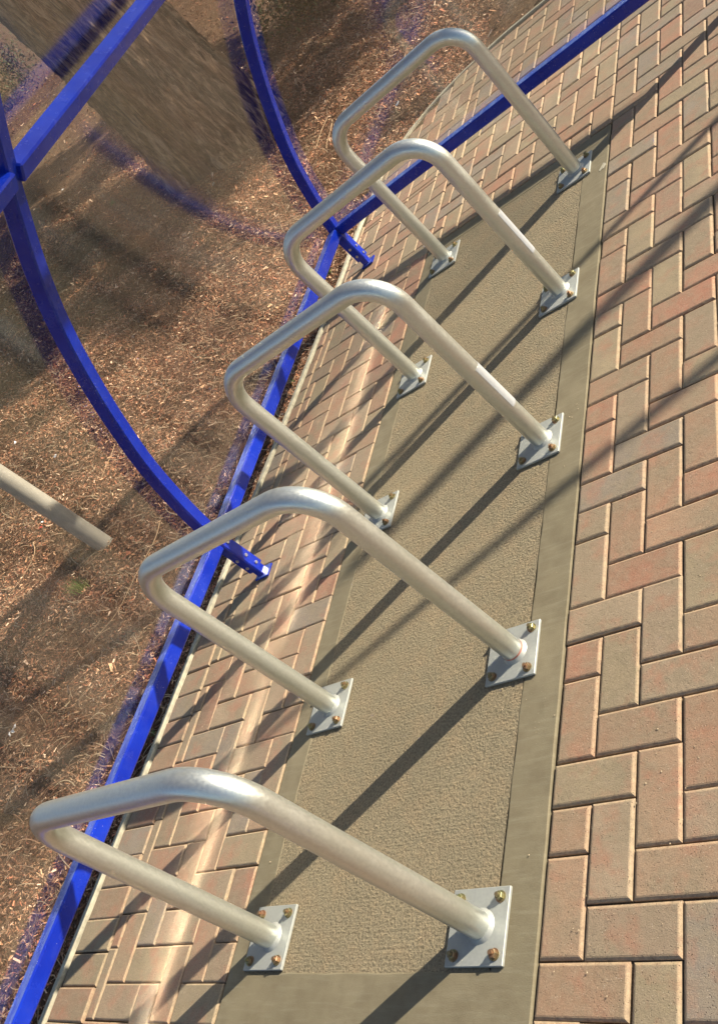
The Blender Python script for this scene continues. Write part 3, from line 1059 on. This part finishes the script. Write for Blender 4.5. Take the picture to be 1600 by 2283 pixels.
def scrap(u, v, size, mat, label, cat='litter', name='litter_scrap', n=7, seed=1):
    r_ = random.Random(seed); x, y, z = ray_ground(u, v); m = MB()
    vs = [(0, 0, .006)]; 
    for k in range(n):
        a = 2 * math.pi * k / n; rr = size * r_.uniform(.45, 1)
        vs.append((rr * math.cos(a), rr * math.sin(a) * .7, r_.uniform(-.2, .5) * size))
    b = len(vs); vs += [(p[0], p[1], p[2] - .0012) for p in vs]
    fs = [(0, 1 + k, 1 + (k + 1) % n) for k in range(n)] + [(b, b + 1 + (k + 1) % n, b + 1 + k) for k in range(n)] + \
         [(1 + k, b + 1 + k, b + 1 + (k + 1) % n, 1 + (k + 1) % n) for k in range(n)]
    m.add(vs, fs); o = m.build(name, mat); o.location = (x, y, z + .016); o.rotation_euler = (r_.uniform(-.2, .2), r_.uniform(-.1, .4), r_.uniform(0, 6))
    tag(o, label, cat); return o


scrap(40, 1632, .026, MT['paper'], 'crumpled white scrap on the mulch near the lower left edge', seed=3, n=9)
scrap(30, 1643, .014, MT['paper'], 'small white shred touching the larger white scrap at lower left', seed=4)
scrap(130, 1021, .016, MT['paper'], 'small white scrap on the mulch above the grey post', seed=5)
scrap(38, 990, .015, MT['paper'], 'tiny dull white scrap near the left edge above the grey post', seed=15)
scrap(100, 1168, .013, MT['paper'], 'white end of a torn wrapper just below the grey post', seed=16)
scrap(96, 1182, .017, MT['red'], 'dark red torn wrapper just below the grey post', seed=6)
scrap(66, 970, .014, MT['red'], 'orange red scrap on the mulch left of the blue arch', seed=7)
scrap(481, 413, .030, MT['paper'], 'white scrap at the foot of the big trunk', seed=8, n=9)
scrap(143, 426, .032, MT['paper'], 'white scrap in the shade beneath the blue roof purlin', seed=9)
scrap(290, 1243, .034, MT['dryleaf'], 'dry reddish brown leaf lying between the arch foot and the green tuft', 'leaf', 'fallen_leaf', 8, 10)
scrap(60, 1018, .028, MT['tanleaf'], 'pale tan leaf lying above the grey post', 'leaf', 'fallen_leaf', 6, 11)
scrap(160, 1575, .024, MT['tanleaf'], 'curled tan leaf on the mulch left of the blue rail', 'leaf', 'fallen_leaf', 6, 12)
scrap(890, 235, .026, MT['paper'], 'small white scrap on the mulch behind the farthest rack', seed=13)


scrap(1345, 372, .035, MT['kerb'], 'dried whitish splash on the pad corner beside the farthest rack', 'splash', 'dried_splash', 9, 21)
sp_ = bpy.data.objects['dried_splash']; sp_.scale = (1, .6, .04); sp_.rotation_euler = (0, 0, 1.2); sp_.location.z = .0012


def shrub(u, v, rad, hh, n, label, seed):
    x, y, z = ray_ground(u, v)
    root = empty('shrub', (x, y, z)); r_ = random.Random(seed); g = MB()
    for k in range(16):
        a = r_.uniform(0, 6.28); l = r_.uniform(.4, 1); q = [Vector((0, 0, -.03))]
        for t in (.33, .66, 1): q.append(Vector((math.cos(a) * rad * l * t ** 1.3, math.sin(a) * rad * l * t ** 1.3, hh * t * r_.uniform(.8, 1.1))))
        g.tube(q, [.010, .007, .005, .002], 6)
    g.build('stems', MT['twig'], root)
    crown(root, x, y, z + hh * .55, (rad * .85, rad * .85, hh * .5), n, .026, seed, [(.045, .06, .02), (.07, .085, .03), (.09, .065, .035), (.03, .04, .018)])
    tag(root, label, 'shrub')


shrub(30, 235, .75, .75, 5200, 'dark twiggy shrub left of the big trunk behind the blue purlin', 31)
shrub(700, 20, .5, .35, 2600, 'low dark green shrub in the shade at the top edge behind the far arch', 32)


def tuft(u, v, n, h, label, seed):
    r_ = random.Random(seed); x, y, z = ray_ground(u, v); m = MB()
    for k in range(n):
        a = r_.uniform(0, 6.28); bx, by = r_.gauss(0, h * .18), r_.gauss(0, h * .18); hh = h * r_.uniform(.5, 1); w = .0016
        lean = r_.uniform(.2, .8); px = (math.cos(a), math.sin(a)); s = (-px[1] * w, px[0] * w)
        pts = [(bx + px[0] * hh * lean * t * t, by + px[1] * hh * lean * t * t, hh * (t - .25 * t * t * lean)) for t in (0, .4, .75, 1)]
        vs = []
        for i, p in enumerate(pts):
            q = 1 - i / 3.3
            vs += [(p[0] - s[0] * q, p[1] - s[1] * q, p[2]), (p[0] + s[0] * q, p[1] + s[1] * q, p[2])]
        m.add(vs, [(2 * i, 2 * i + 1, 2 * i + 3, 2 * i + 2) for i in range(3)])
    o = m.build('grass_tuft', MG); o.location = (x, y, z); tag(o, label, 'grass tuft', 'small green tufts at the edge of the mulch')
    return o


MG = m_plain('grass_green', (.17, .27, .06), .6, 0, .4, 60, 0)
tuft(188, 1318, 90, .11, 'green grass tuft alone in the mulch between the grey post and the nearer racks', 1)
tuft(738, 612, 60, .06, 'green tuft beside the kerb under the far end of the bottom rail', 2)
tuft(350, 1640, 40, .035, 'low green tuft in the gap between rail and kerb behind the nearest rack', 3)
tuft(655, 855, 30, .03, 'low green tuft at the kerb behind the middle rack', 4)
tuft(255, 455, 50, .07, 'shaded green tuft in the mulch beside the big trunk', 5)

# grit on the pad and pavers
def grit():
    V, F = [], []
    spots = [(1270, 930, 9, 14), (1285, 905, 6, 10), (1130, 1580, 30, 14), (1200, 1590, 40, 20), (660, 1830, 60, 10), (1145, 680, 12, 3), (900, 2000, 160, 22), (1000, 1000, 130, 22),
             (620, 2110, 30, 26), (560, 1500, 90, 30), (400, 1900, 120, 30), (1450, 1200, 200, 70), (1350, 2100, 150, 40), (1400, 500, 160, 50), (1500, 1700, 100, 40)]
    for u, v, s, n in spots:
        for k in range(n):
            x, y, z = ray_ground(u + random.gauss(0, s * .6), v + random.gauss(0, s), .0)
            r = random.choice((.0006, .0008, .001, .0012, .002)) * random.uniform(.7, 1.2); b = len(V)
            for p in ((1, 0, 0), (-1, .2, 0), (.1, 1, 0), (0, -1, .1), (0, 0, 1), (0, 0, -.4)):
                V.append((x + p[0] * r * random.uniform(.7, 1.2), y + p[1] * r * random.uniform(.7, 1.2), .0015 + p[2] * r))
            for f in ((0, 2, 4), (2, 1, 4), (1, 3, 4), (3, 0, 4), (2, 0, 5), (1, 2, 5), (3, 1, 5), (0, 3, 5)): F.append(tuple(b + i for i in f))
    o = np_mesh('grit', V, F, MT['pebble'])
    tag(o, 'fine sandy grit scattered over the pad and the bricks', 'grit', kind='stuff')


grit()
